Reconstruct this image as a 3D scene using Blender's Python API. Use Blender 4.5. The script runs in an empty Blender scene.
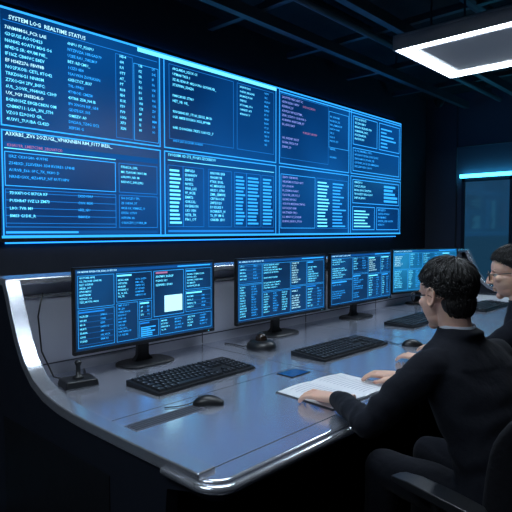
import bpy, bmesh, math, random
from mathutils import Vector, Matrix, noise
random.seed(7)
C = bpy.context
COL = C.scene.collection
rad = math.radians
try: C.scene.view_settings.view_transform = 'Standard'
except Exception: pass

# ------------------------------------------------------------------ materials
def mat(name, col, rough=0.5, metal=0.0, emit=None, es=0.0, var=0.0, vscale=8.0, bump=0.0, stretch=None, sss=0.0, coat=0.0, spec=None):
    m = bpy.data.materials.new(name); m.use_nodes = True
    nt = m.node_tree; b = nt.nodes['Principled BSDF']
    b.inputs['Base Color'].default_value = (*col, 1)
    b.inputs['Roughness'].default_value = rough
    b.inputs['Metallic'].default_value = metal
    if spec is not None: b.inputs['Specular IOR Level'].default_value = spec
    if emit:
        b.inputs['Emission Color'].default_value = (*emit, 1)
        b.inputs['Emission Strength'].default_value = es
    if sss:
        b.inputs['Subsurface Weight'].default_value = sss
        b.inputs['Subsurface Radius'].default_value = (0.02, 0.008, 0.004)
    if coat: b.inputs['Coat Weight'].default_value = coat
    if var or bump:
        tc = nt.nodes.new('ShaderNodeTexCoord'); mp = nt.nodes.new('ShaderNodeMapping')
        nz = nt.nodes.new('ShaderNodeTexNoise'); nz.inputs['Scale'].default_value = vscale
        nz.inputs['Detail'].default_value = 3
        nt.links.new(tc.outputs['Object'], mp.inputs[0]); nt.links.new(mp.outputs[0], nz.inputs['Vector'])
        if stretch: mp.inputs['Scale'].default_value = stretch
        if var:
            mr = nt.nodes.new('ShaderNodeMapRange')
            mr.inputs['To Min'].default_value = max(0.02, rough - var); mr.inputs['To Max'].default_value = min(1, rough + var)
            nt.links.new(nz.outputs[0], mr.inputs[0]); nt.links.new(mr.outputs[0], b.inputs['Roughness'])
        if bump:
            bp = nt.nodes.new('ShaderNodeBump'); bp.inputs['Strength'].default_value = bump; bp.inputs['Distance'].default_value = 0.01
            nt.links.new(nz.outputs[0], bp.inputs['Height']); nt.links.new(bp.outputs[0], b.inputs['Normal'])
    return m

def emat(name, col, s):
    return mat(name, (0.0, 0.0, 0.0), 0.6, 0, col, s, spec=0.1)

def screen_mat(name, c0, c1, s, scale=1.2):
    m = bpy.data.materials.new(name); m.use_nodes = True
    nt = m.node_tree; b = nt.nodes['Principled BSDF']
    b.inputs['Base Color'].default_value = (0.005, 0.01, 0.02, 1); b.inputs['Roughness'].default_value = 0.35
    tc = nt.nodes.new('ShaderNodeTexCoord'); nz = nt.nodes.new('ShaderNodeTexNoise')
    nz.inputs['Scale'].default_value = scale; nz.inputs['Detail'].default_value = 1
    cr = nt.nodes.new('ShaderNodeValToRGB')
    cr.color_ramp.elements[0].position = 0.35; cr.color_ramp.elements[0].color = (*c0, 1)
    cr.color_ramp.elements[1].position = 0.7; cr.color_ramp.elements[1].color = (*c1, 1)
    nt.links.new(tc.outputs['Object'], nz.inputs['Vector']); nt.links.new(nz.outputs[0], cr.inputs[0])
    nt.links.new(cr.outputs[0], b.inputs['Emission Color']); b.inputs['Emission Strength'].default_value = s
    return m

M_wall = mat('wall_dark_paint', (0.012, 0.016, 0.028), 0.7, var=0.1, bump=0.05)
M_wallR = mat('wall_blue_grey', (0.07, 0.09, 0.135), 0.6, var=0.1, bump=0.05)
M_ceil = mat('ceiling_black', (0.007, 0.008, 0.012), 0.85, var=0.1)
M_pipe = mat('pipe_black', (0.07, 0.08, 0.10), 0.45, 0.5, var=0.1)
M_silver = mat('brushed_silver', (0.66, 0.70, 0.82), 0.20, 0.78, var=0.012, vscale=40, stretch=(0.5, 6, 1))
M_trim = mat('polished_trim', (0.70, 0.73, 0.80), 0.22, 0.8, var=0.03)
M_riser = mat('riser_grey', (0.50, 0.52, 0.60), 0.38, 0.4, var=0.03)
M_navy = mat('console_navy', (0.016, 0.020, 0.032), 0.45, 0.3, var=0.1)
M_groove = mat('groove_dark', (0.05, 0.055, 0.07), 0.5)
M_inset = mat('inset_grey', (0.22, 0.23, 0.28), 0.4, 0.5)
M_black = mat('black_plastic', (0.008, 0.009, 0.011), 0.38, var=0.08)
M_key = mat('key_plastic', (0.014, 0.016, 0.020), 0.45, var=0.05)
M_legend = mat('key_legend', (0.30, 0.34, 0.40), 0.5)
M_paper = mat('paper', (0.80, 0.82, 0.86), 0.8, var=0.05)
M_ink = mat('ink_line', (0.32, 0.36, 0.46), 0.8)
M_cloth = mat('suit_cloth', (0.005, 0.0065, 0.012), 0.85, var=0.08, vscale=60, bump=0.15, spec=0.2)
M_cloth.node_tree.nodes['Principled BSDF'].inputs['Sheen Weight'].default_value = 0.03
M_shirt = mat('shirt_cloth', (0.40, 0.43, 0.50), 0.8, var=0.05)
M_skin = mat('skin', (0.74, 0.46, 0.35), 0.5, var=0.06, vscale=40, bump=0.03, sss=0.15)
M_lip = mat('lip', (0.50, 0.22, 0.18), 0.5, var=0.03)
M_hair = mat('hair_black', (0.007, 0.006, 0.006), 0.55, var=0.08, vscale=60)
M_eye = mat('eye_white', (0.75, 0.74, 0.72), 0.25, var=0.02)
M_iris = mat('iris', (0.02, 0.012, 0.008), 0.15, var=0.02)
M_shoe = mat('shoe_leather', (0.01, 0.01, 0.01), 0.3, var=0.05)
M_chair = mat('chair_fabric', (0.008, 0.009, 0.013), 0.8, var=0.08, vscale=80, bump=0.2, spec=0.3)
M_lampbody = mat('lamp_body', (0.25, 0.27, 0.30), 0.45, 0.4, var=0.05)
M_lampin = mat('lamp_inner', (0.30, 0.31, 0.34), 0.6, 0, (0.6, 0.68, 0.8), 0.22)
M_lampin2 = mat('lamp_inner_dark', (0.18, 0.19, 0.22), 0.6, 0, (0.6, 0.68, 0.8), 0.05)
M_lamp = emat('lamp_diffuser', (0.76, 0.88, 1.0), 34.0)
M_led = emat('led_cyan', (0.06, 0.60, 1.0), 6.0)
M_spill = emat('added_spill_blue', (0.02, 0.28, 1.0), 2.2)  # emission for added strips that spill blue around the video wall
M_ledD = emat('led_dim', (0.15, 0.5, 0.9), 0.15)
M_glass = mat('tinted_glass_glow', (0.02, 0.06, 0.10), 0.08, 0.2, (0.02, 0.10, 0.2), 0.35, var=0.02, coat=0.5)  # faint blue light put into the glass as emission
E_c1 = emat('ui_cyan_bright', (0.13, 0.68, 1.0), 1.9)
E_c2 = emat('ui_cyan', (0.03, 0.38, 1.0), 1.5)
E_c3 = emat('ui_blue_line', (0.015, 0.24, 0.80), 1.1)
E_c4 = emat('ui_blue_fill', (0.006, 0.09, 0.34), 1.0)
E_w = emat('ui_white', (0.42, 0.85, 1.0), 1.6)
E_r = emat('ui_red', (0.60, 0.24, 0.50), 0.8)
E_p = emat('ui_violet', (0.30, 0.38, 1.0), 1.1)
S_wall = screen_mat('video_wall_screen', (0.001, 0.028, 0.125), (0.003, 0.080, 0.31), 1.0, 0.8)
S_mon = screen_mat('monitor_screen', (0.001, 0.024, 0.085), (0.003, 0.058, 0.19), 1.0, 3.0)
S_mon4 = screen_mat('monitor_screen_bright', (0.004, 0.10, 0.24), (0.015, 0.24, 0.50), 1.0, 3.0)

M_floor = mat('floor_tiles', (0.012, 0.014, 0.02), 0.25)
nt = M_floor.node_tree; b = nt.nodes['Principled BSDF']
tc = nt.nodes.new('ShaderNodeTexCoord'); br = nt.nodes.new('ShaderNodeTexBrick')
br.offset = 0; br.inputs['Scale'].default_value = 1.0; br.inputs['Mortar Size'].default_value = 0.012
br.inputs['Brick Width'].default_value = 0.6; br.inputs['Row Height'].default_value = 0.6
br.inputs['Color1'].default_value = (0.012, 0.014, 0.021, 1); br.inputs['Color2'].default_value = (0.016, 0.019, 0.027, 1)
br.inputs['Mortar'].default_value = (0.003, 0.003, 0.005, 1)
nt.links.new(tc.outputs['Object'], br.inputs['Vector']); nt.links.new(br.outputs['Color'], b.inputs['Base Color'])

# ------------------------------------------------------------------ mesh builder
class MB:
    def __init__(s): s.v = []; s.f = []; s.m = []; s.mats = []
    def mi(s, m):
        if m not in s.mats: s.mats.append(m)
        return s.mats.index(m)
    def face(s, idx, m): s.f.append(tuple(idx)); s.m.append(s.mi(m))
    def add(s, pts):
        n = len(s.v); s.v.extend([Vector(p) for p in pts]); return n
    def box(s, x0, x1, y0, y1, z0, z1, m, top=1.0):
        cx, cy = (x0+x1)/2, (y0+y1)/2; hx, hy = (x1-x0)/2, (y1-y0)/2
        n = s.add([(x0,y0,z0),(x1,y0,z0),(x1,y1,z0),(x0,y1,z0),
                   (cx-hx*top,cy-hy*top,z1),(cx+hx*top,cy-hy*top,z1),(cx+hx*top,cy+hy*top,z1),(cx-hx*top,cy+hy*top,z1)])
        for q in ((0,3,2,1),(4,5,6,7),(0,1,5,4),(1,2,6,5),(2,3,7,6),(3,0,4,7)): s.face([n+i for i in q], m)
    def quad(s, a, b_, c, d, m):
        n = s.add([a,b_,c,d]); s.face((n,n+1,n+2,n+3), m)
    def loft(s, rings, m, cap=True, closed=True):
        k = len(rings[0]); st = [s.add(r) for r in rings]
        for a, b_ in zip(st, st[1:]):
            for i in range(k if closed else k-1):
                j = (i+1) % k
                s.face((a+i, a+j, b_+j, b_+i), m)
        if cap:
            s.face([st[0]+i for i in reversed(range(k))], m); s.face([st[-1]+i for i in range(k)], m)
    def tube(s, path, r, m, n=10, cap=True, flat=1.0):
        path = [Vector(p) for p in path]
        if not isinstance(r, (list, tuple)): r = [r]*len(path)
        rings = []; up = None
        for i, p in enumerate(path):
            t = (path[min(i+1, len(path)-1)] - path[max(i-1, 0)]).normalized()
            if up is None:
                up = Vector((0,0,1)) if abs(t.z) < 0.9 else Vector((1,0,0))
            a = (up - t*up.dot(t)).normalized(); up = a
            c = t.cross(a)
            rings.append([p + (a*math.cos(q)*flat + c*math.sin(q))*r[i] for q in [2*math.pi*k/n for k in range(n)]])
        s.loft(rings, m, cap)
    def ellipsoid(s, c, r, m, nu=20, nv=12, M=None):
        c = Vector(c); st = []
        for j in range(1, nv):
            t = math.pi*j/nv
            ring = []
            for i in range(nu):
                a = 2*math.pi*i/nu
                p = Vector((r[0]*math.sin(t)*math.cos(a), r[1]*math.sin(t)*math.sin(a), -r[2]*math.cos(t)))
                if M: p = M @ p
                ring.append(c+p)
            st.append(s.add(ring))
        pb = Vector((0,0,-r[2])); pt = Vector((0,0,r[2]))
        if M: pb = M @ pb; pt = M @ pt
        ib = s.add([c+pb]); it = s.add([c+pt])
        for a, b_ in zip(st, st[1:]):
            for i in range(nu):
                j = (i+1) % nu; s.face((a+i,a+j,b_+j,b_+i), m)
        for i in range(nu):
            j = (i+1) % nu
            s.face((ib, st[0]+j, st[0]+i), m); s.face((it, st[-1]+i, st[-1]+j), m)
    def limb(s, pts, rs, m, n=16):
        pts = [Vector(p) for p in pts]
        for p, r in zip(pts, rs): s.ellipsoid(p, (r,r,r), m, n, max(8, n//2))
        for a, b_, ra, rb in zip(pts, pts[1:], rs, rs[1:]): s.tube([a, b_], [ra, rb], m, n)
    def cyl(s, c, r, h, m, axis='z', n=24, r2=None):
        c = Vector(c); d = {'x':Vector((1,0,0)),'y':Vector((0,1,0)),'z':Vector((0,0,1))}[axis]
        s.tube([c, c+d*h], [r, r if r2 is None else r2], m, n)
    def mesh(s, name):
        me = bpy.data.meshes.new(name); me.from_pydata([tuple(v) for v in s.v], [], s.f)
        for m in s.mats: me.materials.append(m)
        me.polygons.foreach_set('material_index', s.m); me.update()
        return me
    def build(s, name, parent=None, bevel=0, smooth=False, loc=None, rot=None, fix=True, seg=2):
        me = s.mesh(name)
        if fix:
            bm = bmesh.new(); bm.from_mesh(me); bmesh.ops.recalc_face_normals(bm, faces=bm.faces); bm.to_mesh(me); bm.free()
        o = bpy.data.objects.new(name, me); COL.objects.link(o)
        if loc: o.location = loc
        if rot: o.rotation_euler = rot
        if parent: o.parent = parent
        if smooth:
            for p in me.polygons: p.use_smooth = True
        if bevel:
            md = o.modifiers.new('bevel', 'BEVEL'); md.width = bevel; md.segments = seg; md.limit_method = 'ANGLE'; md.angle_limit = rad(40)
            for p in me.polygons: p.use_smooth = True
            md.harden_normals = True
        return o

def empty(name, loc=(0,0,0), rz=0.0):
    o = bpy.data.objects.new(name, None); COL.objects.link(o); o.location = loc; o.rotation_euler = (0,0,rz)
    o.empty_display_size = 0.1
    return o

def remeshed(mb, name, parent, voxel, smooth_it, disp=None, matfn=None, pinv=None):
    tmp = mb.build(name+'_tmp')
    r = tmp.modifiers.new('r', 'REMESH'); r.mode = 'VOXEL'; r.voxel_size = voxel; r.use_smooth_shade = True
    sm = tmp.modifiers.new('s', 'SMOOTH'); sm.factor = 0.5; sm.iterations = smooth_it
    C.view_layer.update()
    dg = C.evaluated_depsgraph_get()
    me = bpy.data.meshes.new_from_object(tmp.evaluated_get(dg)); me.name = name
    bpy.data.objects.remove(tmp)
    me.materials.clear()
    for m in mb.mats: me.materials.append(m)
    if disp:
        ns = [v.normal.copy() for v in me.vertices]
        for v, n in zip(me.vertices, ns): v.co = v.co + n*disp(v.co, n)
    for p in me.polygons:
        p.use_smooth = True; p.material_index = matfn(p.center) if matfn else 0
    me.update()
    o = bpy.data.objects.new(name, me); COL.objects.link(o)
    if parent:
        o.parent = parent
        if pinv is not None: o.matrix_parent_inverse = pinv
    return o

# ------------------------------------------------------------------ UI graphics
CH = 'ABCDEFGHIKLMNOPRSTUVXZ0123456789'
def rline(rng, n):
    out = ''
    while len(out) < n:
        out += ''.join(rng.choice(CH) for _ in range(rng.randint(2, 8))) + rng.choice([' ', ' ', '_', ': '])
    return out[:n]

class UI:
    def __init__(s, parent, ox, oz, y, rng):
        s.p = parent; s.ox = ox; s.oz = oz; s.y = y; s.r = rng; s.mb = MB(); s.n = 0
    def fill(s, x0, z0, x1, z1, m, lv=1):
        y = s.y - 0.0007*lv; a, c = s.ox, s.oz
        s.mb.quad((a+x0,y,c+z0),(a+x1,y,c+z0),(a+x1,y,c+z1),(a+x0,y,c+z1), m)
    def frame(s, x0, z0, x1, z1, t, m, lv=2):
        s.fill(x0,z0,x1,z0+t,m,lv); s.fill(x0,z1-t,x1,z1,m,lv); s.fill(x0,z0+t,x0+t,z1-t,m,lv); s.fill(x1-t,z0+t,x1,z1-t,m,lv)
    def text(s, x, z, size, lines, m, pitch):
        cu = bpy.data.curves.new('screen_text', 'FONT'); cu.body = '\n'.join(lines); cu.size = size
        cu.space_line = pitch/size; cu.resolution_u = 1; cu.align_y = 'TOP'; cu.materials.append(m)
        cu.offset = size*0.010
        o = bpy.data.objects.new('screen_text', cu); COL.objects.link(o); o.parent = s.p
        o.location = (s.ox+x, s.y-0.003, s.oz+z); o.rotation_euler = (math.pi/2, 0, 0)
    def tblock(s, x0, z0, x1, z1, size, pitch, m, fmin=0.45, fmax=0.95, gap=0.0):
        size *= .80; pitch *= .84
        n = int((z1-z0)/pitch); L = max(2, int((x1-x0)/(size*0.70)))
        lines = []
        for i in range(n):
            if s.r.random() < gap: lines.append('')
            else: lines.append(rline(s.r, max(2, int(L*s.r.uniform(fmin, fmax)))))
        s.text(x0, z1, size, lines, m, pitch)
    def lines(s, x0, z0, x1, z1, n, t, m):
        for i in range(n):
            z = z0 + (z1-z0)*(i+0.5)/n; s.fill(x0, z, x1, z+t, m, 2)
    def bars(s, x0, z0, x1, z1, n, m, lo=0.3, hi=1.0, th=0.6):
        for i in range(n):
            z = z0 + (z1-z0)*i/n; w = (x1-x0)*s.r.uniform(lo, hi); s.fill(x0, z, x0+w, z+(z1-z0)/n*th, m, 3)
    def cell(s, x0, z0, x1, z1, size, kind=None):
        w, h = x1-x0, z1-z0; p = size*0.5; t = size*0.07
        kind = kind or s.r.choice(['text','text','text','table','table','cols'])
        s.fill(x0, z0, x1, z1, E_c4 if s.r.random() < .35 else S_mon, 1)
        s.frame(x0, z0, x1, z1, t*1.6, E_c2)
        if s.r.random() < .6:
            s.fill(x0+p*.5, z1-size*1.0, x0+w*s.r.uniform(.3,.8), z1-size*.5, s.r.choice([E_c2, E_c1, E_c3]), 3); z1 -= size*1.3
        if z1-z0 < size*1.5: return
        if kind == 'text': s.tblock(x0+p, z0+p, x1-p, z1-p*.6, size, size*1.25, s.r.choice([E_c2, E_c1, E_c1, E_w]), gap=.1)
        elif kind == 'table':
            n = max(2, int((z1-z0)/(size*1.5))); s.lines(x0+p, z0, x1-p, z1, n, t, E_c3)
            s.tblock(x0+p, z0+p, x0+w*.5, z1-p*.6, size, size*1.5, E_c1); s.tblock(x0+w*.6, z0+p, x1-p, z1-p*.6, size, size*1.5, E_c2)
        elif kind == 'bars': s.bars(x0+p, z0+p, x1-p, z1-p, max(3, int(h/(size*1.1))), s.r.choice([E_c1, E_c2]))
        elif kind == 'cols':
            k = max(2, int(w/(size*5)))
            for i in range(k):
                a = x0+p+(w-p)*i/k; s.tblock(a, z0+p, a+(w-p)/k*.92, z1-p, size, size*1.25, E_c2 if i % 2 else E_c1, .6, 1)
    def split(s, x0, z0, x1, z1, size, depth, g):
        w, h = x1-x0, z1-z0
        if depth == 0 or (w < size*9 and h < size*7): s.cell(x0, z0, x1, z1, size); return
        if w > h*1.15:
            c = x0+w*s.r.uniform(.38,.62); s.split(x0,z0,c-g,z1,size,depth-1,g); s.split(c+g,z0,x1,z1,size,depth-1,g)
        else:
            c = z0+h*s.r.uniform(.35,.65); s.split(x0,z0,x1,c-g,size,depth-1,g); s.split(x0,c+g,x1,z1,size,depth-1,g)
    def finish(s, name='screen_graphics'):
        s.mb.build(name, s.p, fix=False)

# ------------------------------------------------------------------ room shell
X0, X1, Y0, Y1, H = -2.5, 8.5, -2.5, 4.08, 3.6
def slab(name, *a):
    mb = MB(); mb.box(*a[:6], a[6]); return mb.build(name)
slab('floor', X0, X1, Y0, Y1, -0.1, 0, M_floor)
slab('ceiling', X0, X1, Y0, Y1, H, H+0.1, M_ceil)
slab('wall_back', X0, X1, Y1, Y1+0.1, 0, H, M_wall)
slab('wall_front', X0, X1, Y0-0.1, Y0, 0, H, M_wall)
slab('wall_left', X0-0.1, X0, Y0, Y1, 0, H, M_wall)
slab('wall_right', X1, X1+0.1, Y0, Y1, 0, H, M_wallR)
slab('baseboard_back', X0, X1-0.02, Y1-0.02, Y1, 0, 0.1, M_navy)
for i, z in enumerate((0.35, 0.62, 0.88)):
    mb = MB(); mb.box(X0+.05, 7.9, Y1-0.045, Y1, z, z+0.16, M_navy); mb.box(X0+.05, 7.9, Y1-0.05, Y1-0.035, z+0.163, z+0.172, M_ledD)
    mb.build('trim_%d' % (i+1))
for i, y in enumerate((2.95, 3.25, 3.55)):
    mb = MB(); mb.box(-1.5, 7.5, y, y+0.012, 0.0, 0.004, M_ledD); mb.build('trim_%d' % (i+4))

mb = MB()
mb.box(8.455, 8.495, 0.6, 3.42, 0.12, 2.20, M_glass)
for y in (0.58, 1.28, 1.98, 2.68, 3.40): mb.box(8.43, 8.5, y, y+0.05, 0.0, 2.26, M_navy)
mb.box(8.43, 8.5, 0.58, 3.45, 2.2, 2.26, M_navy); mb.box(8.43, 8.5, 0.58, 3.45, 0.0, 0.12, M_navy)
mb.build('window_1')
mb = MB(); mb.box(8.40, 8.5, 0.58, 3.47, 2.262, 2.315, M_led); mb.build('led_strip_light')
mb = MB(); mb.box(8.47, 8.5, 3.55, 3.565, 0.1, H-.1, M_groove); mb.box(8.47, 8.5, Y0+.1, 3.55, 2.75, 2.765, M_groove); mb.build('trim_7')

mb = MB()
for y in (2.5, 3.3): mb.box(0.5, 8.3, y, y+0.07, 3.30, 3.40, M_pipe)
for x in (1.2, 2.4, 3.6, 4.8, 6.0, 7.2): mb.box(x, x+0.06, 0.2, 4.0, 3.40, 3.46, M_pipe)
for x in (1.3, 3.7, 6.1): 
    for y in (2.53, 3.33): mb.box(x, x+.02, y, y+.02, 3.46, 3.6, M_pipe)
for y, z, r in ((2.85, 3.36, .035), (3.02, 3.5, .05), (1.9, 3.45, .06)): mb.cyl((0.5, y, z), r, 7.8, M_pipe, 'x', 14)
mb.box(3.0, 5.4, 0.7, 1.5, 3.48, 3.6, M_pipe)
mb.build('ceiling_pipework')

e = empty('security_camera', (8.3, 3.78, 3.44))
mb = MB(); mb.cyl((0, 0, 0.06), .06, .1, M_black); mb.cyl((0, 0, .03), .085, .04, M_black); mb.build('housing', e, smooth=False)
mb = MB(); mb.ellipsoid((0,0,.03), (.075,.075,.085), M_black); mb.build('dome', e, smooth=True)
mb = MB(); mb.cyl((-.05, -.03, -0.02), .018, .01, M_iris, 'x'); mb.build('lens', e)

# ------------------------------------------------------------------ ceiling lights
def lamp(loc):
    e = empty('ceiling_light', loc)
    mb = MB(); h = .5
    mb.box(-h, h, -h, -h+.015, 0, .09, M_lampbody); mb.box(-h, h, h-.015, h, 0, .09, M_lampbody)
    mb.box(-h, -h+.015, -h+.015, h-.015, 0, .09, M_lampbody); mb.box(h-.015, h, -h+.015, h-.015, 0, .09, M_lampbody)
    mb.box(-h, h, -h, h, .09, .11, M_lampbody); mb.box(-.3, .3, -.3, .3, .11, .17, M_pipe)
    mb.build('frame', e, bevel=.004)
    mb = MB(); a, b_ = h-.015, .40
    mb.box(-a, a, -a, -b_, .008, .05, M_lamp); mb.box(-a, a, b_, a, .008, .05, M_lamp)
    mb.box(-a, -b_, -b_, b_, .008, .05, M_lamp); mb.box(b_, a, -b_, b_, .008, .05, M_lamp)
    mb.build('diffuser', e)
    mb = MB(); mb.box(-b_, b_, -b_, b_, .02, .06, M_lampin); mb.box(-b_+.05, b_-.05, -b_+.05, b_-.05, .016, .02, M_lampin2); mb.build('inner_panel', e)
    mb = MB()
    for sx in (-.3, .3):
        for sy in (-.3, .3): mb.cyl((sx, sy, .11), .008, H-loc[2]-.11, M_pipe, n=8)
    mb.build('suspension_rods', e)
lamp((4.1, 1.5, 2.75)); lamp((1.55, 1.35, 2.85)); lamp((-0.9, 1.2, 2.85))  # last two lamps are out of view, added to light the desk

# ------------------------------------------------------------------ video wall
VW, VH = 5.9, 1.66
e = empty('video_wall', (1.6, 4.0, 1.39))
mb = MB(); mb.box(-.03, VW+.03, .004, .075, -.03, VH+.03, M_black); mb.build('housing', e, bevel=.005)
mb = MB(); mb.box(.05, VW-.05, .045, .07, -.042, -.031, M_spill); mb.box(.05, VW-.05, .045, .07, VH+.031, VH+.042, M_spill); mb.build('added_spill_strips', e)  # glowing strips added behind the housing edges for blue spill on the wall
mb = MB(); mb.quad((0,0,0),(VW,0,0),(VW,0,VH),(0,0,VH), S_wall); mb.build('display_surface', e, fix=False)
rg = random.Random(11); u = UI(e, 0, 0, 0, rg)
cols = [(0, 1.43), (1.45, 3.03), (3.06, 4.50), (4.52, 5.9)]
for a, b_ in cols:
    u.frame(a+.01, .01, b_-.01, .785, .010, E_c2); u.frame(a+.01, .81, b_-.01, 1.65, .010, E_c2)
u.fill(0.01, 1.642, 5.89, 1.655, E_c2, 4)
u.fill(1.18, 1.608, 3.02, 1.642, E_c1, 5)
u.fill(3.08, 1.61, 5.88, 1.622, E_c2, 5)
u.fill(0.0, 0.0, 5.9, .018, E_c2, 4)
u.text(.08, 1.61, .042, ['SYSTEM LOG  REALTIME STATUS'], E_w, .06)
for z in range(15):
    y = 1.53 - z*.0465
    u.text(.05, y, .033, [rline(rg, rg.randint(14, 20))], E_w if z % 5 == 0 else E_c1, .05)
    u.text(.53, y, .031, [rline(rg, rg.randint(8, 17))], E_c2 if z % 3 else E_c1, .05)
u.tblock(1.0, .86, 1.10, 1.54, .040, .055, E_c1, .9, 1.0)
u.tblock(1.19, .86, 1.25, 1.50, .038, .055, E_c1, .9, 1.0)
u.tblock(1.33, .86, 1.39, 1.50, .038, .055, E_c2, .9, 1.0)
u.frame(.04, 1.56, 1.39, 1.565, .004, E_c3); u.frame(.96, .84, 1.13, 1.54, .004, E_c3); u.frame(1.14, .84, 1.40, 1.50, .004, E_c2)
u.text(.04, .775, .038, [rline(rg, 42)], E_w, .05)
u.fill(.03, .655, 1.39, .70, E_c4, 2); u.fill(.03, .65, .95, .656, E_c1, 3)
u.text(.05, .69, .03, [rline(rg, 26)], E_r, .05)
u.frame(.03, .38, .95, .63, .006, E_c2); u.tblock(.06, .40, .9, .61, .037, .058, E_c2, .3, .9)
u.frame(.98, .38, 1.38, .63, .005, E_c3); u.tblock(1.0, .40, 1.36, .61, .034, .05, E_c1, .6, 1.0)
u.frame(.03, .08, .95, .36, .005, E_c3); u.lines(.03, .08, .95, .36, 5, .004, E_c3); u.tblock(.06, .09, .5, .345, .038, .066, E_c1, .4, 1); u.tblock(.6, .09, .9, .345, .036, .066, E_c2, .4, 1)
u.frame(.98, .08, 1.38, .36, .005, E_c3); u.tblock(1.0, .09, 1.36, .345, .034, .05, E_c2, .5, 1)
u.fill(.03, .03, 1.38, .055, E_c4, 2); u.fill(.03, .035, .6, .05, E_c2, 3)
u.frame(1.52, .90, 2.35, 1.58, .004, E_c3)
u.tblock(1.56, .95, 2.33, 1.56, .042, .058, E_c1, .35, .95, .08)
u.frame(2.40, .90, 2.98, 1.58, .004, E_c3); u.tblock(2.44, 1.2, 2.75, 1.56, .036, .055, E_c1, .4, 1)
u.tblock(2.82, .95, 2.96, 1.56, .036, .055, E_c2, .7, 1); u.tblock(1.56, .83, 2.2, .90, .035, .05, E_c2)
u.text(1.5, .77, .036, [rline(rg, 30)], E_c1, .05)
u.fill(1.5, .70, 2.98, .706, E_c1, 3)
for a, w, mm in ((1.52, .14, E_c1), (1.70, .22, E_c1), (2.02, .28, E_c1), (2.38, .14, E_c2), (2.56, .18, E_c2), (2.80, .16, E_c2)):
    if w < .2: u.bars(a, .12, a+w, .64, 14, mm, .7, 1.0, .5)
    else: u.tblock(a, .10, a+w, .64, .044, .05, mm, .9, 1.0)
    u.frame(a-.02, .09, a+w+.02, .66, .004, E_c3)
u.fill(1.5, .04, 2.98, .06, E_c3, 3)
u.tblock(3.12, .95, 3.75, 1.58, .042, .06, E_p, .4, .95, .1); u.tblock(3.5, .95, 4.1, 1.58, .042, .06, E_r, .2, .7, .6)
u.tblock(4.05, .9, 4.45, 1.5, .04, .06, E_c2, .3, .9, .2); u.frame(3.09, .88, 4.02, 1.60, .004, E_c3); u.frame(4.03, 1.1, 4.47, 1.55, .005, E_c2)
u.frame(3.1, .08, 3.75, .70, .006, E_c2); u.tblock(3.13, .1, 3.72, .68, .04, .06, E_p, .5, 1, .1)
u.bars(3.80, .1, 4.05, .68, 14, E_c1, .6, 1, .4); u.bars(4.12, .1, 4.42, .68, 14, E_c2, .5, 1, .4); u.frame(3.78, .08, 4.46, .70, .005, E_c3)
u.frame(4.58, 1.2, 5.2, 1.58, .009, E_c2); u.tblock(4.62, 1.22, 5.18, 1.56, .045, .062, E_c1, .5, 1)
u.frame(5.25, 1.2, 5.84, 1.58, .009, E_c2); u.bars(5.3, 1.24, 5.8, 1.54, 6, E_c2, .3, 1, .4)
u.frame(4.58, .85, 5.84, 1.16, .009, E_c2); u.tblock(4.62, .87, 5.8, 1.14, .045, .062, E_c2, .3, .9)
u.frame(4.58, .42, 5.84, .74, .009, E_c2); u.tblock(4.62, .44, 5.3, .72, .045, .062, E_c1, .4, 1); u.bars(5.4, .46, 5.8, .72, 5, E_c2)
u.frame(4.58, .06, 5.15, .38, .009, E_c2); u.bars(4.62, .1, 5.1, .35, 6, E_c1, .4, 1, .4)
u.frame(5.2, .06, 5.84, .38, .009, E_c2); u.tblock(5.24, .08, 5.8, .36, .045, .062, E_c2, .4, 1)
u.finish()

# ------------------------------------------------------------------ control console
con = empty('control_console', (0, 0, 0))
CX0, CX1 = 1.0, 6.2
path = [(1.14,.748),(1.5,.749),(1.72,.751),(1.86,.755),(1.98,.765),(2.09,.785),(2.19,.825),(2.27,.89),(2.325,.97),(2.38,1.08),(2.445,1.22)]
def cheek(x0, x1, nm):
    mb = MB(); prof = [(y, z-.012) for y, z in path] + [(2.62,1.215),(2.62,0.0),(1.45,0.0),(1.36,.10),(1.30,.66),(1.14,.70)]
    n = len(prof)
    a = mb.add([(x0,y,z) for y,z in prof]); b_ = mb.add([(x1,y,z) for y,z in prof])
    mb.face([a+i for i in range(n)], M_navy); mb.face([b_+i for i in reversed(range(n))], M_navy)
    for i in range(n):
        j = (i+1) % n; mb.face((a+i, b_+i, b_+j, a+j), M_navy)
    mb.build(nm, con)
    mb = MB(); rings = []
    P = [Vector((0,y,z)) for y,z in path]
    for i, p in enumerate(P):
        t = (P[min(i+1,len(P)-1)]-P[max(i-1,0)]).normalized(); nn = Vector((0,-t.z,t.y))
        rings.append([Vector((x0-.012,0,0))+p+nn*.012, Vector((x1+.012,0,0))+p+nn*.012, Vector((x1+.012,0,0))+p-nn*.03, Vector((x0-.012,0,0))+p-nn*.03])
    mb.loft(rings, M_trim); mb.build(nm+'_trim', con, bevel=.006)
    xo = x0-.004 if x0 < 2 else x1
    mb = MB(); mb.box(xo, xo+.004, 1.62, 2.50, .10, .60, M_black); mb.build(nm+'_service_panel', con, bevel=.001)
cheek(CX0-.005, CX0+.04, 'end_panel_near'); cheek(CX1-.04, CX1+.005, 'end_panel_far')
def outline(x0, x1, y0, y1, r, inset=0.0, ys=1.2):
    pts = []
    for cx, cy, a0 in ((x0+r, y0+r, 180), (x1-r, y0+r, 270)):
        for k in range(9):
            a = rad(a0+90*k/8); pts.append((cx+r*math.cos(a), cy+r*math.sin(a)))
    if inset: return pts + [(x1, ys), (x1-inset, ys), (x1-inset, y1), (x0+inset, y1), (x0+inset, ys), (x0, ys)]
    return pts + [(x1, y1), (x0, y1)]
mb = MB(); o_ = outline(CX0-.017, CX1+.017, 1.07, 2.5, .08, .03, 1.2)
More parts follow.
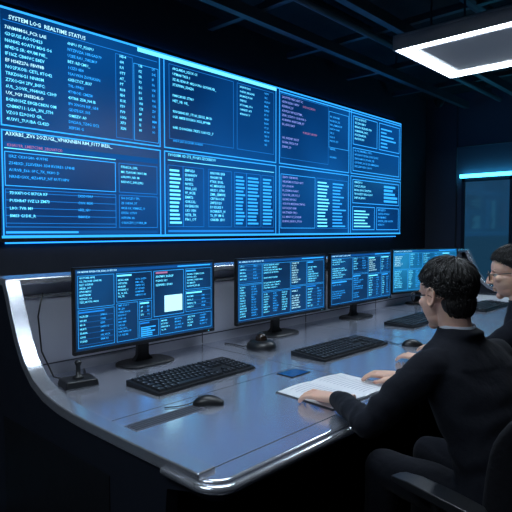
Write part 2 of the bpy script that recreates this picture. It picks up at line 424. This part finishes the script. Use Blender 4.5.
mb.loft([[(x,y,.70) for x,y in o_], [(x,y,.748) for x,y in o_]], M_silver); mb.build('desktop', con, bevel=.012, seg=3)
mb = MB(); r = .082
pth = [(CX0-.018, 1.30), (CX0-.018, 1.07+r)] + [(CX0-.018+r+r*math.cos(rad(180+90*k/8)), 1.066+r+r*math.sin(rad(180+90*k/8))) for k in range(9)] \
    + [(CX1+.018-r+r*math.cos(rad(270+90*k/8)), 1.066+r+r*math.sin(rad(270+90*k/8))) for k in range(9)] + [(CX1+.018, 1.30)]
mb.tube([(x, y, .722) for x, y in pth], .014, M_trim, 14); mb.build('front_nosing', con, smooth=True)
mb = MB(); o_ = outline(CX0+.03, CX1-.03, 1.12, 2.45, .05)
mb.loft([[(x,y,.66) for x,y in o_], [(x,y,.702) for x,y in o_]], M_navy); mb.build('desktop_underframe', con)
mb = MB(); zt = .7486
mb.box(1.06, CX1-.06, 1.155, 1.159, .74, zt, M_groove); mb.box(1.06, 1.064, 1.155, 2.1, .74, zt, M_groove)
for x in (2.16, 3.21, 4.3, 5.3): mb.box(x, x+.003, 1.16, 2.48, .74, zt, M_groove)
mb.box(1.06, CX1-.06, 1.72, 1.723, .74, zt, M_groove)
mb.box(1.06, 1.40, 1.565, 1.645, .74, zt+.0004, M_inset)
for k in range(4): mb.box(1.075, 1.385, 1.577+.016*k, 1.585+.016*k, .745, zt+.0022, M_groove)
mb.build('desktop_inlays', con)
mb = MB(); mb.box(1.97, 2.11, 1.60, 1.70, .745, .7515, M_black); mb.quad((1.975,1.605,.7517),(2.105,1.605,.7517),(2.105,1.695,.7517),(1.975,1.695,.7517), mat('touch_panel_blue', (.01,.03,.09), .15, 0, (.01,.10,.40), .3)); mb.build('touch_panel', con, fix=False)
mb = MB(); mb.box(CX0+.04, CX1-.04, 2.50, 2.60, .0, 1.20, M_riser)
for x in (2.19, 3.23, 4.25, 5.25): mb.box(x, x+.006, 2.497, 2.50, .75, 1.2, M_groove)
mb.box(CX0+.04, CX1-.04, 2.496, 2.50, .80, .806, M_groove); mb.box(CX0+.04, CX1-.04, 2.49, 2.50, 1.13, 1.145, M_trim)
mb.build('riser', con)
mb = MB(); mb.box(CX0-.015, CX1+.015, 2.435, 2.635, 1.198, 1.232, M_trim); mb.build('riser_cap', con, bevel=.01, seg=3)
mb = MB(); mb.box(CX0+.04, CX1-.04, 1.98, 2.02, 0.0, .66, M_navy)
for x in (2.2, 3.3, 4.4, 5.4): mb.box(x-.02, x+.02, 1.6, 2.0, .0, .66, M_navy)
mb.box(CX0+.04, CX1-.04, 2.02, 2.5, .0, .06, M_navy); mb.build('kneehole_panels', con)

# ------------------------------------------------------------------ monitors
def monitor(x, rz, seed, w=.876, bright=False, feature=False, yy=2.37):
    e = empty('computer_monitor', (x, yy, .7487), rz)
    z0, z1 = .118, .528; yf = -.07; t = .010
    mb = MB(); o_ = [( .15*math.copysign(abs(math.cos(a))**.5, math.cos(a)), .095*math.copysign(abs(math.sin(a))**.5, math.sin(a))) for a in [2*math.pi*k/32 for k in range(32)]]
    mb.loft([[(a,b_-.01,0) for a,b_ in o_], [(a,b_-.01,.008) for a,b_ in o_], [(a*.93,b_*.93-.01,.014) for a,b_ in o_]], M_black); mb.build('base', e, smooth=False)
    mb = MB(); rings = []
    for z, hw, y, hd in ((.012,.06,.02,.022),(.04,.036,.02,.015),(.2,.032,.012,.014),(.34,.04,.0,.02)):
        rings.append([(-hw,y-hd,z),(hw,y-hd,z),(hw,y+hd,z),(-hw,y+hd,z)])
    mb.loft(rings, M_black); mb.build('neck', e, bevel=.006)
    mb = MB(); rings = []
    for y, s_, sz in ((yf+.004,1,1),(yf+.022,1,1),(yf+.034,.9,.86),(yf+.05,.62,.6)):
        zc = (z0+z1)/2; hw = w/2*s_; hh = (z1-z0)/2*sz
        rings.append([(-hw,y,zc-hh),(hw,y,zc-hh),(hw,y,zc+hh),(-hw,y,zc+hh)])
    mb.loft(rings, M_black); mb.build('back_shell', e, bevel=.004)
    mb = MB(); a = w/2; bt = .014
    mb.box(-a, a, yf-.004, yf+.01, z0, z0+bt*1.3, M_black); mb.box(-a, a, yf-.004, yf+.01, z1-t, z1, M_black)
    mb.box(-a, -a+t, yf-.004, yf+.01, z0+bt*1.3, z1-t, M_black); mb.box(a-t, a, yf-.004, yf+.01, z0+bt*1.3, z1-t, M_black)
    mb.build('bezel', e, bevel=.0015)
    sx0, sx1, sz0, sz1 = -a+t, a-t, z0+bt*1.3, z1-t
    S = S_mon4 if bright else S_mon
    mb = MB(); mb.quad((sx0,yf,sz0),(sx1,yf,sz0),(sx1,yf,sz1),(sx0,yf,sz1), S); mb.build('screen', e, fix=False)
    rg = random.Random(seed); W, Hh = sx1-sx0, sz1-sz0
    u = UI(e, sx0, sz0, yf+.0012, rg)
    sz = .0155
    u.fill(.005, Hh-.02, W-.005, Hh-.006, E_c4, 2); u.text(.012, Hh-.007, .011, [rline(rg, 40)], E_w, .012); u.fill(W*.7, Hh-.016, W-.02, Hh-.010, E_c2, 3)
    if feature:
        u.cell(.012, Hh*.52, W*.24, Hh-.03, sz, 'text'); u.cell(.012, .012, W*.24, Hh*.50, sz, 'table')
        u.cell(W*.255, Hh*.55, W*.50, Hh-.03, sz, 'cols'); u.cell(W*.255, .012, W*.40, Hh*.53, sz, 'text'); u.cell(W*.41, .012, W*.55, Hh*.26, sz, 'bars')
        u.cell(W*.41, Hh*.28, W*.50, Hh*.53, sz, 'table')
        u.frame(W*.515, Hh*.29, W*.75, Hh-.03, .0022, E_c2); u.fill(W*.595, Hh*.34, W*.735, Hh*.57, E_w, 4)
        u.text(W*.53, Hh*.86, .016, [rline(rg, 12), rline(rg, 9), rline(rg, 13)], E_c1, .022); u.fill(W*.53, Hh*.88, W*.62, Hh*.905, E_r, 4)
        u.cell(W*.765, Hh*.62, W-.012, Hh-.03, sz, 'text'); u.cell(W*.765, Hh*.30, W-.012, Hh*.60, sz, 'table'); u.cell(W*.56, .012, W-.012, Hh*.26, sz, 'cols')
    else:
        u.split(.012, .012, W-.012, Hh-.03, sz, 3, .003)
    u.finish()
    mb = MB(); mb.quad((a-.05,yf-.0045,z0+.007),(a-.043,yf-.0045,z0+.007),(a-.043,yf-.0045,z0+.010),(a-.05,yf-.0045,z0+.010), E_c1); mb.build('power_led', e, fix=False)
    return e
monitor(1.672, 0, 3, feature=True)
monitor(2.75, 0, 21, w=.915)
monitor(3.715, 0, 33, w=.905)
monitor(4.85, rad(-14), 45, w=.92, bright=True)

# ------------------------------------------------------------------ keyboards
def keyboard_mesh(W=.60, D=.235):
    mb = MB()
    hw, hd = W/2, D/2
    n = mb.add([(-hw,-hd,0),(hw,-hd,0),(hw,hd,0),(-hw,hd,0),(-hw,-hd,.012),(hw,-hd,.012),(hw,hd,.026),(-hw,hd,.026)])
    for q in ((0,3,2,1),(4,5,6,7),(0,1,5,4),(1,2,6,5),(2,3,7,6),(3,0,4,7)): mb.face([n+i for i in q], M_black)
    def zt(y): return .012 + (y+hd)/D*.014
    rows = 6; m = .012; ph = (D-2*m)/rows
    def key(x, y, w, h):
        z = zt(y+h/2); g = .0025
        x0,x1,y0,y1 = x+g, x+w-g, y+g, y+h-g; t = .0035
        k = mb.add([(x0,y0,z-.002),(x1,y0,z-.002),(x1,y1,z),(x0,y1,z),(x0+t,y0+t,z+.009),(x1-t,y0+t,z+.009),(x1-t,y1-t*.6,z+.010),(x0+t,y1-t*.6,z+.010)])
        for q in ((4,5,6,7),(0,1,5,4),(1,2,6,5),(2,3,7,6),(3,0,4,7)): mb.face([k+i for i in q], M_key)
        lw = min(w,h)*.22; cx, cy = x0+t+lw*.9, y1-t-lw
        mb.quad((cx-lw/2,cy-lw/2,z+.0104),(cx+lw/2,cy-lw/2,z+.0104),(cx+lw/2,cy+lw/2,z+.0105),(cx-lw/2,cy+lw/2,z+.0105), M_legend)
    main = W*.64; ax = -hw+m
    for r in range(rows):
        y = -hd+m+ph*r
        if r == 0: ws = [1.3,1.1,1.1,5.6,1.1,1.1,1.3]
        elif r == 1: ws = [2.0]+[1]*10+[2.2]
        elif r == 2: ws = [1.6]+[1]*11+[1.8]
        elif r == 3: ws = [1.4]+[1]*12+[1.3]
        elif r == 4: ws = [1]*13+[1.8]
        else: ws = [1.1]*13
        tot = sum(ws); x = ax
        for w_ in ws:
            w = w_/tot*main; key(x, y, w, ph); x += w
        bx = ax+main+.010; bw = W*.135/3
        for c in range(3):
            if r in (2,) or (r == 1 and c != 1): continue
            key(bx+bw*c, y, bw, ph)
        cx = bx+bw*3+.010; cw = (hw-m-cx)/4
        if r < 5:
            for c in range(4): key(cx+cw*c, y, cw, ph)
    return mb
for i, (x, y, rz) in enumerate(((1.665, 1.955, 1.5), (2.64, 1.775, -1), (3.86, 1.90, 2), (5.0, 1.80, 0))):
    e = empty('computer_keyboard', (x, y, .7487), rad(rz)); k = keyboard_mesh(.61 if i == 0 else .64).build('keyboard_body', e, fix=False)

# ------------------------------------------------------------------ mice
def mouse(x, y, rz, cable):
    e = empty('computer_mouse', (x, y, .7487), rad(rz))
    mb = MB(); rings = []
    N = 14
    for j in range(N+1):
        t = j/N; yy = -.062+.124*t
        w = .036*math.sin(math.pi*min(1, max(.0, t*.9+.06)))**.45 * (1 - .1*math.sin(math.pi*t)); hgt = .040*math.sin(math.pi*(t**1.15*.9+.06))**.6
        rings.append([(w*math.cos(a), yy, max(0, hgt*math.sin(a))) for a in [math.pi*k/12 for k in range(13)]] )
    mb.loft(rings, M_black); mb.build('shell', e, smooth=True)
    mb = MB(); mb.cyl((-.004, .035, .028), .009, .008, M_inset, 'x', 14); mb.build('scroll_wheel', e)
    mb = MB(); mb.tube(cable, .0022, M_black, 6); mb.build('cable', e, smooth=True)
mouse(1.435, 1.60, 45, [(0,.058,.012),(-.005,.08,.004),(-.03,.12,.003),(-.04,.17,.003)])
mouse(3.02, 1.52, 35, [(0,.058,.012),(.01,.08,.004),(.06,.12,.003),(.14,.15,.003)]); mouse(4.42, 1.78, 10, [(0,.058,.012),(.01,.08,.004),(.06,.14,.003)])

e = empty('trackball', (2.33, 2.13, .7487), rad(20)); e.scale = (1.2,1.2,1.35)
mb = MB(); rings = []
for z, s_ in ((0,1),(.012,1.02),(.025,.95),(.036,.75),(.040,.5)): rings.append([(.062*s_*math.cos(a), .075*s_*math.sin(a), z) for a in [2*math.pi*k/28 for k in range(28)]])
mb.loft(rings, M_black); mb.build('body', e, smooth=True)
mb = MB(); mb.ellipsoid((0,0,.042), (.03,.03,.03), M_iris); mb.build('ball', e, smooth=True)
mb = MB(); mb.tube([(0,.07,.01),(.0,.1,.004),(.03,.16,.003),(.04,.22,.003)], .0025, M_black, 6); mb.build('cable', e, smooth=True)

e = empty('joystick_controller', (1.215, 2.23, .7487), rad(-10)); e.scale = (1.25,1.25,1.35)
mb = MB(); mb.box(-.062,.062,-.05,.05,0,.026,M_black,.9); mb.build('base', e, bevel=.006)
mb = MB(); mb.tube([(0,0,.024),(0,0,.032),(0,0,.036),(0,0,.065),(0,0,.078),(0,0,.085)], [.022,.02,.009,.008,.013,.009], M_black, 16); mb.build('stick', e, smooth=True)
mb = MB(); mb.tube([(-.03,.045,.015),(-.06,.09,.02),(-.085,.15,.10),(-.09,.17,.22),(-.07,.18,.30)], .003, M_black, 8)
mb.tube([(.03,.045,.012),(.06,.10,.005),(.08,.16,.004),(.09,.2,.004)], .003, M_black, 8); mb.build('cables', e, smooth=True)

# ------------------------------------------------------------------ notebook, documents
def sub(a, b_, t): return a+(b_-a)*t
e = empty('open_notebook', (1.955, 1.335, .7487), rad(-4))
mb = MB(); mb.box(-.225,.225,-.158,.158,0,.003,M_groove); mb.build('cover', e)
mb = MB()
pf = lambda x: .0032+.0105*max(0,math.sin(math.pi*min(1,abs(x)/.218+.12)*.92))**.8*(1-.45*abs(x)/.218)
for sgn in (-1, 1):
    prof = [(sgn*.218*k/8, pf(.218*k/8)) for k in range(9)]
    for (xa,za),(xb,zb) in zip(prof, prof[1:]):
        mb.quad((xa,-.152,za),(xb,-.152,zb),(xb,.152,zb),(xa,.152,za), M_paper)
        for yy in (-.152,.152): mb.quad((xa,yy,za),(xb,yy,zb),(xb,yy,.003),(xa,yy,.003), M_paper)
    xe, ze = prof[-1]; mb.quad((xe,-.152,.003),(xe,.152,.003),(xe,.152,ze),(xe,-.152,ze), M_paper)
    rgn = random.Random(5+sgn)
    for k in range(13):
        yy = .125-.02*k; xa, xb = sgn*.03, sgn*(.05+.150*rgn.uniform(.7,1)); n = 8
        for q in range(n):
            x_a = sub(xa,xb,q/n); x_b = sub(xa,xb,(q+1)/n)
            mb.quad((x_a,yy,pf(x_a)+.0006),(x_b,yy,pf(x_b)+.0006),(x_b,yy+.003,pf(x_b)+.0006),(x_a,yy+.003,pf(x_a)+.0006), M_ink)
mb.build('pages', e, fix=False)

e = empty('document_stack', (5.65, 1.95, .7487), rad(12))
mb = MB()
for k in range(5):
    d = .004*((k*7) % 3-1); mb.box(-.15+d,.15+d,-.21-d,.21-d,.004*k,.004*k+.0035,M_paper)
mb.build('sheets', e)

# ------------------------------------------------------------------ office chair
def chair(x, y, rz):
    e = empty('office_chair', (x, y, 0), rz)
    mb = MB()
    for k in range(5):
        a = 2*math.pi*k/5+.3; d = Vector((math.cos(a), math.sin(a), 0))
        mb.tube([d*.03+Vector((0,0,.12)), d*.15+Vector((0,0,.105)), d*.30+Vector((0,0,.075))], [.03,.024,.016], M_black, 10)
    mb.tube([(0,0,.10),(0,0,.26)], .03, M_black, 16); mb.tube([(0,0,.26),(0,0,.41)], .018, M_trim, 16); mb.box(-.1,.1,-.12,.12,.385,.415,M_black)
    mb.build('star_base', e)
    mb = MB()
    for k in range(5):
        a = 2*math.pi*k/5+.3; d = Vector((math.cos(a), math.sin(a), 0)); s_ = Vector((-d.y, d.x, 0))
        for q in (-.022, .008): mb.tube([d*.3+s_*q+Vector((0,0,.03)), d*.3+s_*(q+.014)+Vector((0,0,.03))], .03, M_black, 16)
        mb.tube([d*.3+Vector((0,0,.03)), d*.3+Vector((0,0,.08))], .008, M_black, 8)
    mb.build('casters', e)
    def sq(hw, hd, z, cy=0): return [(hw*math.copysign(abs(math.cos(a))**.45, math.cos(a)), cy+hd*math.copysign(abs(math.sin(a))**.45, math.sin(a)), z) for a in [2*math.pi*k/32 for k in range(32)]]
    mb = MB(); mb.loft([sq(.21,.2,.412,.02), sq(.245,.235,.43,.02), sq(.25,.24,.45,.02), sq(.235,.225,.468,.02), sq(.16,.15,.474,.02)], M_chair); mb.build('seat', e, smooth=True)
    mb = MB(); grid = []
    for i in range(15):
        z = .52+.46*i/14; row = []
        wf = 1-.25*max(0,(i-9)/5)**2-.12*max(0,(3-i)/3)
        for j in range(17):
            th = rad(62)*(j/8-1)*wf; row.append(Vector((.262*math.sin(th), .075-.285*math.cos(th)-.06*(i/14)**1.3+.015*math.sin(math.pi*i/14), z)))
        grid.append(row)
    st = [mb.add(r) for r in grid]
    for a, b_ in zip(st, st[1:]):
        for j in range(16): mb.face((a+j,a+j+1,b_+j+1,b_+j), M_chair)
    o = mb.build('backrest', e, smooth=True); sd = o.modifiers.new('solid','SOLIDIFY'); sd.thickness = .028; sd.offset = 0
    bv = o.modifiers.new('b','BEVEL'); bv.width = .01; bv.segments = 2; bv.limit_method = 'ANGLE'
    mb = MB(); mb.tube([(0,-.12,.40),(0,-.24,.42),(0,-.265,.55),(0,-.26,.72)], [.025,.022,.022,.02], M_black, 12); mb.build('back_bracket', e, smooth=True)
    mb = MB()
    for sx in (-1,1):
        mb.tube([(sx*.2,.02,.42),(sx*.29,.02,.43),(sx*.305,.03,.50),(sx*.30,.05,.655)], [.016,.017,.016,.016], M_black, 12)
        r_ = []
        for yv, hw, zt_ in ((-.11,.028,.672),(-.09,.038,.68),(.0,.042,.682),(.13,.040,.68),(.19,.034,.672),(.21,.022,.665)):
            r_.append([(sx*.30-hw,yv,.655),(sx*.30+hw,yv,.655),(sx*.30+hw*.9,yv,zt_),(sx*.30-hw*.9,yv,zt_)])
        mb.loft(r_, M_black)
    mb.build('armrests', e, bevel=.004)

# ------------------------------------------------------------------ people
def person(name, pelvis, face_deg, head_deg, zoff, wristL, elbowL, wristR, elbowR, handL_deg, handR_deg, hs=1.06, pitch=-8, seed=1, height_top=1.366):
    f = Vector((math.cos(rad(face_deg)), math.sin(rad(face_deg)), 0)); rv = Vector((f.y, -f.x, 0))
    P0 = Vector((pelvis[0], pelvis[1], 0))
    def L(x, y, z): return P0 + rv*x + f*y + Vector((0,0,z+zoff))
    root = empty(name, P0); inv = Matrix.Translation(P0).inverted()
    def fixp(o): o.parent = root; o.matrix_parent_inverse = inv; return o
    mb = MB(); rings = []
    secs = [(.478,0,.165,.125),(.50,0,.185,.14),(.57,0,.185,.14),(.66,.02,.172,.122),(.76,.06,.176,.122),(.86,.11,.188,.127),(.94,.15,.196,.125),(1.0,.178,.194,.112),(1.045,.195,.160,.090),(1.075,.205,.105,.072),(1.10,.212,.072,.066),(1.115,.216,.066,.064)]
    for z, y, hw, hd in secs:
        rings.append([L(hw*math.copysign(abs(math.cos(a))**.85, math.cos(a)), y+hd*math.copysign(abs(math.sin(a))**.85, math.sin(a)), z) for a in [2*math.pi*k/36 for k in range(36)]])
    mb.loft(rings, M_cloth)
    shL, shR = L(-.182,.185,.995), L(.182,.185,.995)
    for sh, el, wr in ((shL, elbowL, wristL), (shR, elbowR, wristR)):
        el = Vector(el); wr = Vector(wr)
        inner = sh.lerp(L(0,.17,.99), .35)
        mid = sh.lerp(el, .5); fm = el.lerp(wr, .45)+Vector((0,0,.004))
        mb.limb([inner, sh, mid, el, fm, el.lerp(wr,.92)], [.068, .066, .058, .050, .046, .036], M_cloth)
    for sx in (-1, 1):
        hip, kn, an = L(sx*.095,.0,.57), L(sx*.13,.43,.565), L(sx*.13,.47,.11)
        mb.limb([hip, hip.lerp(kn,.5), kn, kn.lerp(an,.4), an], [.09,.082,.066,.058,.048], M_cloth)
    cpts = []
    for k in range(25):
        a = rad(-150+300*k/24) - math.pi/2
        cpts.append(L(.074*math.cos(a), .208+.072*math.sin(a) , 1.098 - .03*(1+math.sin(a))*.5))
    mb.tube(cpts, .013, M_cloth, 10)
    els = [Vector(elbowL), Vector(elbowR)]
    def disp(co, n):
        d = noise.noise(co*9)*.006 + noise.noise(co*24)*.0022
        for e_ in els:
            q = (co-e_).length
            if q < .22: d += math.sin(q*95+noise.noise(co*12)*4)*.0032*(1-q/.22)
        if co.z < 1.0 and co.z > .6: d += math.sin(co.z*60+noise.noise(co*7)*7)*.0022
        return d
    remeshed(mb, 'suit', root, .0085, 5, disp, pinv=inv)
    mb = MB(); rings = []; n = 32
    for z, r_ in ((1.085,.064),(1.122,.0625)):
        ring = []
        for k in range(n):
            a = 2*math.pi*k/n; ring.append(L(r_*math.cos(a), .216+r_*math.sin(a), z-.018*max(0,math.sin(a))))
        rings.append(ring)
    mb.loft(rings, M_shirt, cap=False); o = fixp(mb.build('shirt_collar', None, smooth=True))
    sd = o.modifiers.new('solid','SOLIDIFY'); sd.thickness = .004
    mb = MB()
    for sx in (-1, 1):
        rr = []
        for yv, hw, hh, zc in ((-.07,.024,.03,.045),(-.05,.036,.045,.05),(.0,.038,.05,.055),(.06,.043,.036,.04),(.13,.046,.028,.032),(.18,.036,.022,.026),(.20,.015,.012,.02)):
            rr.append([L(sx*.13+hw*math.cos(a), .49+yv, max(0.0,zc+hh*math.sin(a))) - Vector((0,0,zoff)) for a in [2*math.pi*k/16 for k in range(16)]])
        mb.loft(rr, M_shoe)
    fixp(mb.build('shoes', None, smooth=True))
    def hand(nm, wr, deg, s):
        wr = Vector(wr)
        M = Matrix.Translation(wr) @ Matrix.Rotation(rad(deg-90), 4, 'Z') @ Matrix.Rotation(rad(-4), 4, 'X')
        K = 1.06
        def h(x, y, z): return M @ Vector((x*s*K, y*K, z*K))
        mb = MB(); rg_ = []
        for yv, hw, ht, zc in ((-.07,.026,.020,.0),(-.03,.025,.019,.0),(.0,.028,.018,.0),(.03,.037,.017,.001),(.06,.041,.015,.003),(.085,.041,.012,.005),(.094,.036,.009,.005)):
            rg_.append([h(hw*math.copysign(abs(math.cos(a))**.75, math.cos(a)), yv, zc+ht*math.copysign(abs(math.sin(a))**.8, math.sin(a))) for a in [2*math.pi*k/24 for k in range(24)]])
        mb.loft(rg_, M_skin)
        for bx, ang, Ln, curl in ((-.030,-9,.070,0),(-.0095,-2,.079,4),(.0115,5,.073,8),(.031,13,.058,12)):
            p = Vector((bx, .082, .005)); pts = [p.copy()]; rs = [.0098]
            for frac, pt, r_ in ((.46,4,.0088),(.29,-24,.0080),(.25,-42,.0068)):
                pt2 = rad(pt-curl*.5); d = Vector((math.sin(rad(ang))*math.cos(pt2), math.cos(rad(ang))*math.cos(pt2), math.sin(pt2)))
                p = p+d*Ln*frac*1.0; pts.append(p.copy()); rs.append(r_)
            mb.limb([h(*q) for q in pts], [r_*K for r_ in rs], M_skin, 12)
        mb.limb([h(-.020,.018,-.003), h(-.043,.046,-.008), h(-.054,.072,-.012), h(-.054,.094,-.015)], [.0165,.0125,.0105,.0082], M_skin, 12)
        remeshed(mb, nm, root, .0022, 2, pinv=inv)
        mb = MB(); c0 = M @ Vector((0,-.045,.0)); c1 = M @ Vector((0,-.014,0))
        mb.tube([c0,c1], [.034,.0335], M_shirt, 20, flat=.8); fixp(mb.build(nm+'_cuff', None, smooth=True))
    hand('hand_left', wristL, handL_deg, -1); hand('hand_right', wristR, handR_deg, 1)
    hc = L(0, .262, 0); hc.z = height_top - .140*hs
    HM = Matrix.Translation(hc) @ Matrix.Rotation(rad(head_deg-90), 4, 'Z') @ Matrix.Rotation(rad(pitch), 4, 'X') @ Matrix.Scale(hs, 4)
    R3 = HM.to_3x3()
    def hp(x, y, z): return HM @ Vector((x,y,z))
    mb = MB()
    def el(c, r, n=20): mb.ellipsoid(HM @ Vector(c), r, M_skin, n, n//2+2, R3)
    el((0,-.012,.035),(.074,.093,.082),28); el((0,.032,.03),(.063,.058,.062),24); el((0,.030,-.03),(.060,.062,.066),24)
    el((0,.026,-.068),(.051,.054,.040)); el((0,.066,-.097),(.021,.018,.017),12)
    for sx in (-1,1):
        el((sx*.036,.062,-.018),(.022,.020,.018),12); el((sx*.024,.080,.020),(.020,.009,.007),12); el((sx*.010,.097,-.033),(.009,.010,.008),12)
        el((sx*.077,-.010,-.004),(.007,.016,.028),14); el((sx*.079,-.006,-.028),(.005,.008,.010),10)
        ear = [Vector((sx*.082, -.010+.017*math.cos(a)-.004*math.sin(a), .0+.029*math.sin(a))) for a in [2*math.pi*k/14 for k in range(15)]]
        mb.tube([HM @ q for q in ear], .0045*hs, M_skin, 8)
    mb.limb([hp(0,.086,.010), hp(0,.103,-.012), hp(0,.108,-.029)], [.0075*hs,.009*hs,.0115*hs], M_skin, 12)
    el((0,.086,-.058),(.021,.009,.0055),14); el((0,.084,-.069),(.018,.009,.0065),14)
    mb.limb([hp(0,-.018,-.03), L(0,.218,1.10), L(0,.20,1.04)], [.055*hs,.054,.056], M_skin, 20)
    remeshed(mb, 'head', root, .0032, 2, pinv=inv)
    mb = MB()
    for sx in (-1,1):
        mb.ellipsoid(hp(sx*.031,.0705,.001), (.0125,.0125,.0095), M_eye, 14, 10, R3); mb.ellipsoid(hp(sx*.031,.0815,.001), (.0052,.003,.0052), M_iris, 12, 8, R3)
        mb.ellipsoid(hp(sx*.031,.0825,.021), (.018,.004,.0035), M_hair, 12, 8, R3)
    mb.ellipsoid(hp(0,.0915,-.0585), (.017,.004,.0038), M_lip, 12, 8, R3); mb.ellipsoid(hp(0,.090,-.0685), (.015,.004,.0046), M_lip, 12, 8, R3)
    fixp(mb.build('face_features', None, smooth=True))
    mb = MB()
    for sx in (-1,1):
        ring = [hp(sx*.034+.024*math.copysign(abs(math.cos(a))**.75,math.cos(a)), .104-abs(.024*math.cos(a)+0)*.1, -.001+.019*math.copysign(abs(math.sin(a))**.75,math.sin(a))) for a in [2*math.pi*k/24 for k in range(25)]]
        mb.tube(ring, .0023, M_black, 6, cap=False)
        mb.tube([hp(sx*.058,.101,.006), hp(sx*.072,.08,.007), hp(sx*.081,.01,.006), hp(sx*.082,-.012,.002), hp(sx*.080,-.026,-.012)], .0023, M_black, 6)
    mb.tube([hp(-.010,.106,.004), hp(0,.110,.007), hp(.010,.106,.004)], .0023, M_black, 6)
    fixp(mb.build('eyeglasses', None, smooth=True))
    rg = random.Random(seed); cc = Vector((0,-.014,.040)); er = Vector((.083,.103,.090))
    def haircov(d):
        az = math.atan2(d.y, abs(d.x)); t = (math.degrees(az)+90)/180
        if t < .40: return -.85 + (t/.40)*.25
        if t < .58: return -.60 + (t-.40)/.18*.45
        return -.15 + min(1,(t-.58)/.20)*.50
    mb = MB(); nu, nv = 48, 28; st = []
    for j in range(nv+1):
        th = math.pi*j/nv; ring = []
        for i in range(nu):
            a = 2*math.pi*i/nu; d = Vector((math.sin(th)*math.cos(a), math.sin(th)*math.sin(a), math.cos(th)))
            k = .985 + noise.noise(d*3.2)*.05 + noise.noise(Vector((d.x*11, d.y*11, d.z*3)))*.03
            dz = d.z - haircov(d); k *= .80 + .20*min(1, max(0, dz/.14+.5))
            ring.append(HM @ (cc+Vector((d.x*er.x*k, d.y*er.y*k, d.z*er.z*k))))
        st.append(mb.add(ring))
    for a, b_ in zip(st, st[1:]):
        for i in range(nu):
            j = (i+1) % nu; mb.face((a+i,a+j,b_+j,b_+i), M_hair)
    nc, nr = Vector((0,-.046,-.022)), Vector((.061,.052,.062))
    mb.ellipsoid(HM @ nc, tuple(nr*.97), M_hair, 24, 14, R3)
    crown = Vector((.01,-.45,.9)).normalized()
    cnt = 0
    while cnt < 2600:
        d = Vector((rg.gauss(0,1), rg.gauss(0,1), rg.gauss(0,1))).normalized()
        if d.z < haircov(d)+.02: continue
        cnt += 1
        flow = (d-crown*d.dot(crown))
        if flow.length < .05: flow = Vector((rg.uniform(-1,1), rg.uniform(-1,1), 0))
        flow.normalize(); sw = d.cross(flow)
        flow = (flow + sw*(.3+rg.uniform(-.45,.45)) + Vector((0,0,-.3))).normalized()
        ln = rg.uniform(.026,.054)*(1.3 if d.z > .3 else .75); lift = rg.uniform(.0,.06)+(.08 if d.z > .3 and rg.random() < .22 else 0)
        pts = []; q = d.copy()
        for s_ in range(5):
            t = s_/4; rr = 1.0+lift*t+ .012 - .045*(t**2)
            pts.append(HM @ (cc+Vector((q.x*er.x*rr, q.y*er.y*rr, q.z*er.z*rr))))
            q = (q + flow*(ln/4/.092)).normalized()
        w = rg.uniform(.0015,.0030)*hs
        mb.tube(pts, [w*.8,w,w*.85,w*.55,w*.12], M_hair, 5, flat=.6)
    for k in range(420):
        a = rad(rg.uniform(185, 355)); zz = rg.uniform(-.75, .9); cz = math.sqrt(1-zz*zz)
        q = Vector((math.cos(a)*cz, math.sin(a)*cz, zz)); pts = []
        dr = Vector((rg.uniform(-.3,.3), 0, -1)).normalized()
        for s_ in range(4):
            rr = 1.0+.03*math.sin(s_); pts.append(HM @ (nc+Vector((q.x*nr.x*rr, q.y*nr.y*rr, q.z*nr.z*rr)))); q = (q+dr*.14).normalized()
        w = rg.uniform(.0016,.003)*hs; mb.tube(pts, [w*.7,w,w*.8,w*.15], M_hair, 5, flat=.6)
    fixp(mb.build('hair', None, smooth=True))
    return root

person('seated_operator', (1.79, .555), 75, 70, 0, (1.735,1.19,.793), (1.54,.925,.808), (2.20,1.17,.793), (2.17,.90,.84), 98, 112, seed=3)
chair(1.79, .555, rad(75-90))
person('seated_operator', (2.76, .60), 95, 110, .0, (2.60,1.24,.79), (2.46,.98,.815), (2.92,1.26,.79), (3.05,1.0,.825), 85, 100, seed=9, height_top=1.392)
chair(2.76, .60, rad(5))

# ------------------------------------------------------------------ world + camera
w = bpy.data.worlds.new('world'); C.scene.world = w; w.use_nodes = True
bg = w.node_tree.nodes['Background']; bg.inputs[0].default_value = (0.02, 0.05, 0.12, 1); bg.inputs[1].default_value = 0.3
cam = bpy.data.cameras.new('camera'); cam.lens = 540/512*36; cam.sensor_width = 36; cam.clip_start = .05
co = bpy.data.objects.new('camera', cam); COL.objects.link(co); co.location = (0,0,1.45)
pt = math.atan(26/540); fw = Vector((math.cos(rad(43))*math.cos(pt), math.sin(rad(43))*math.cos(pt), -math.sin(pt)))
co.rotation_euler = fw.to_track_quat('-Z', 'Y').to_euler()
C.scene.camera = co
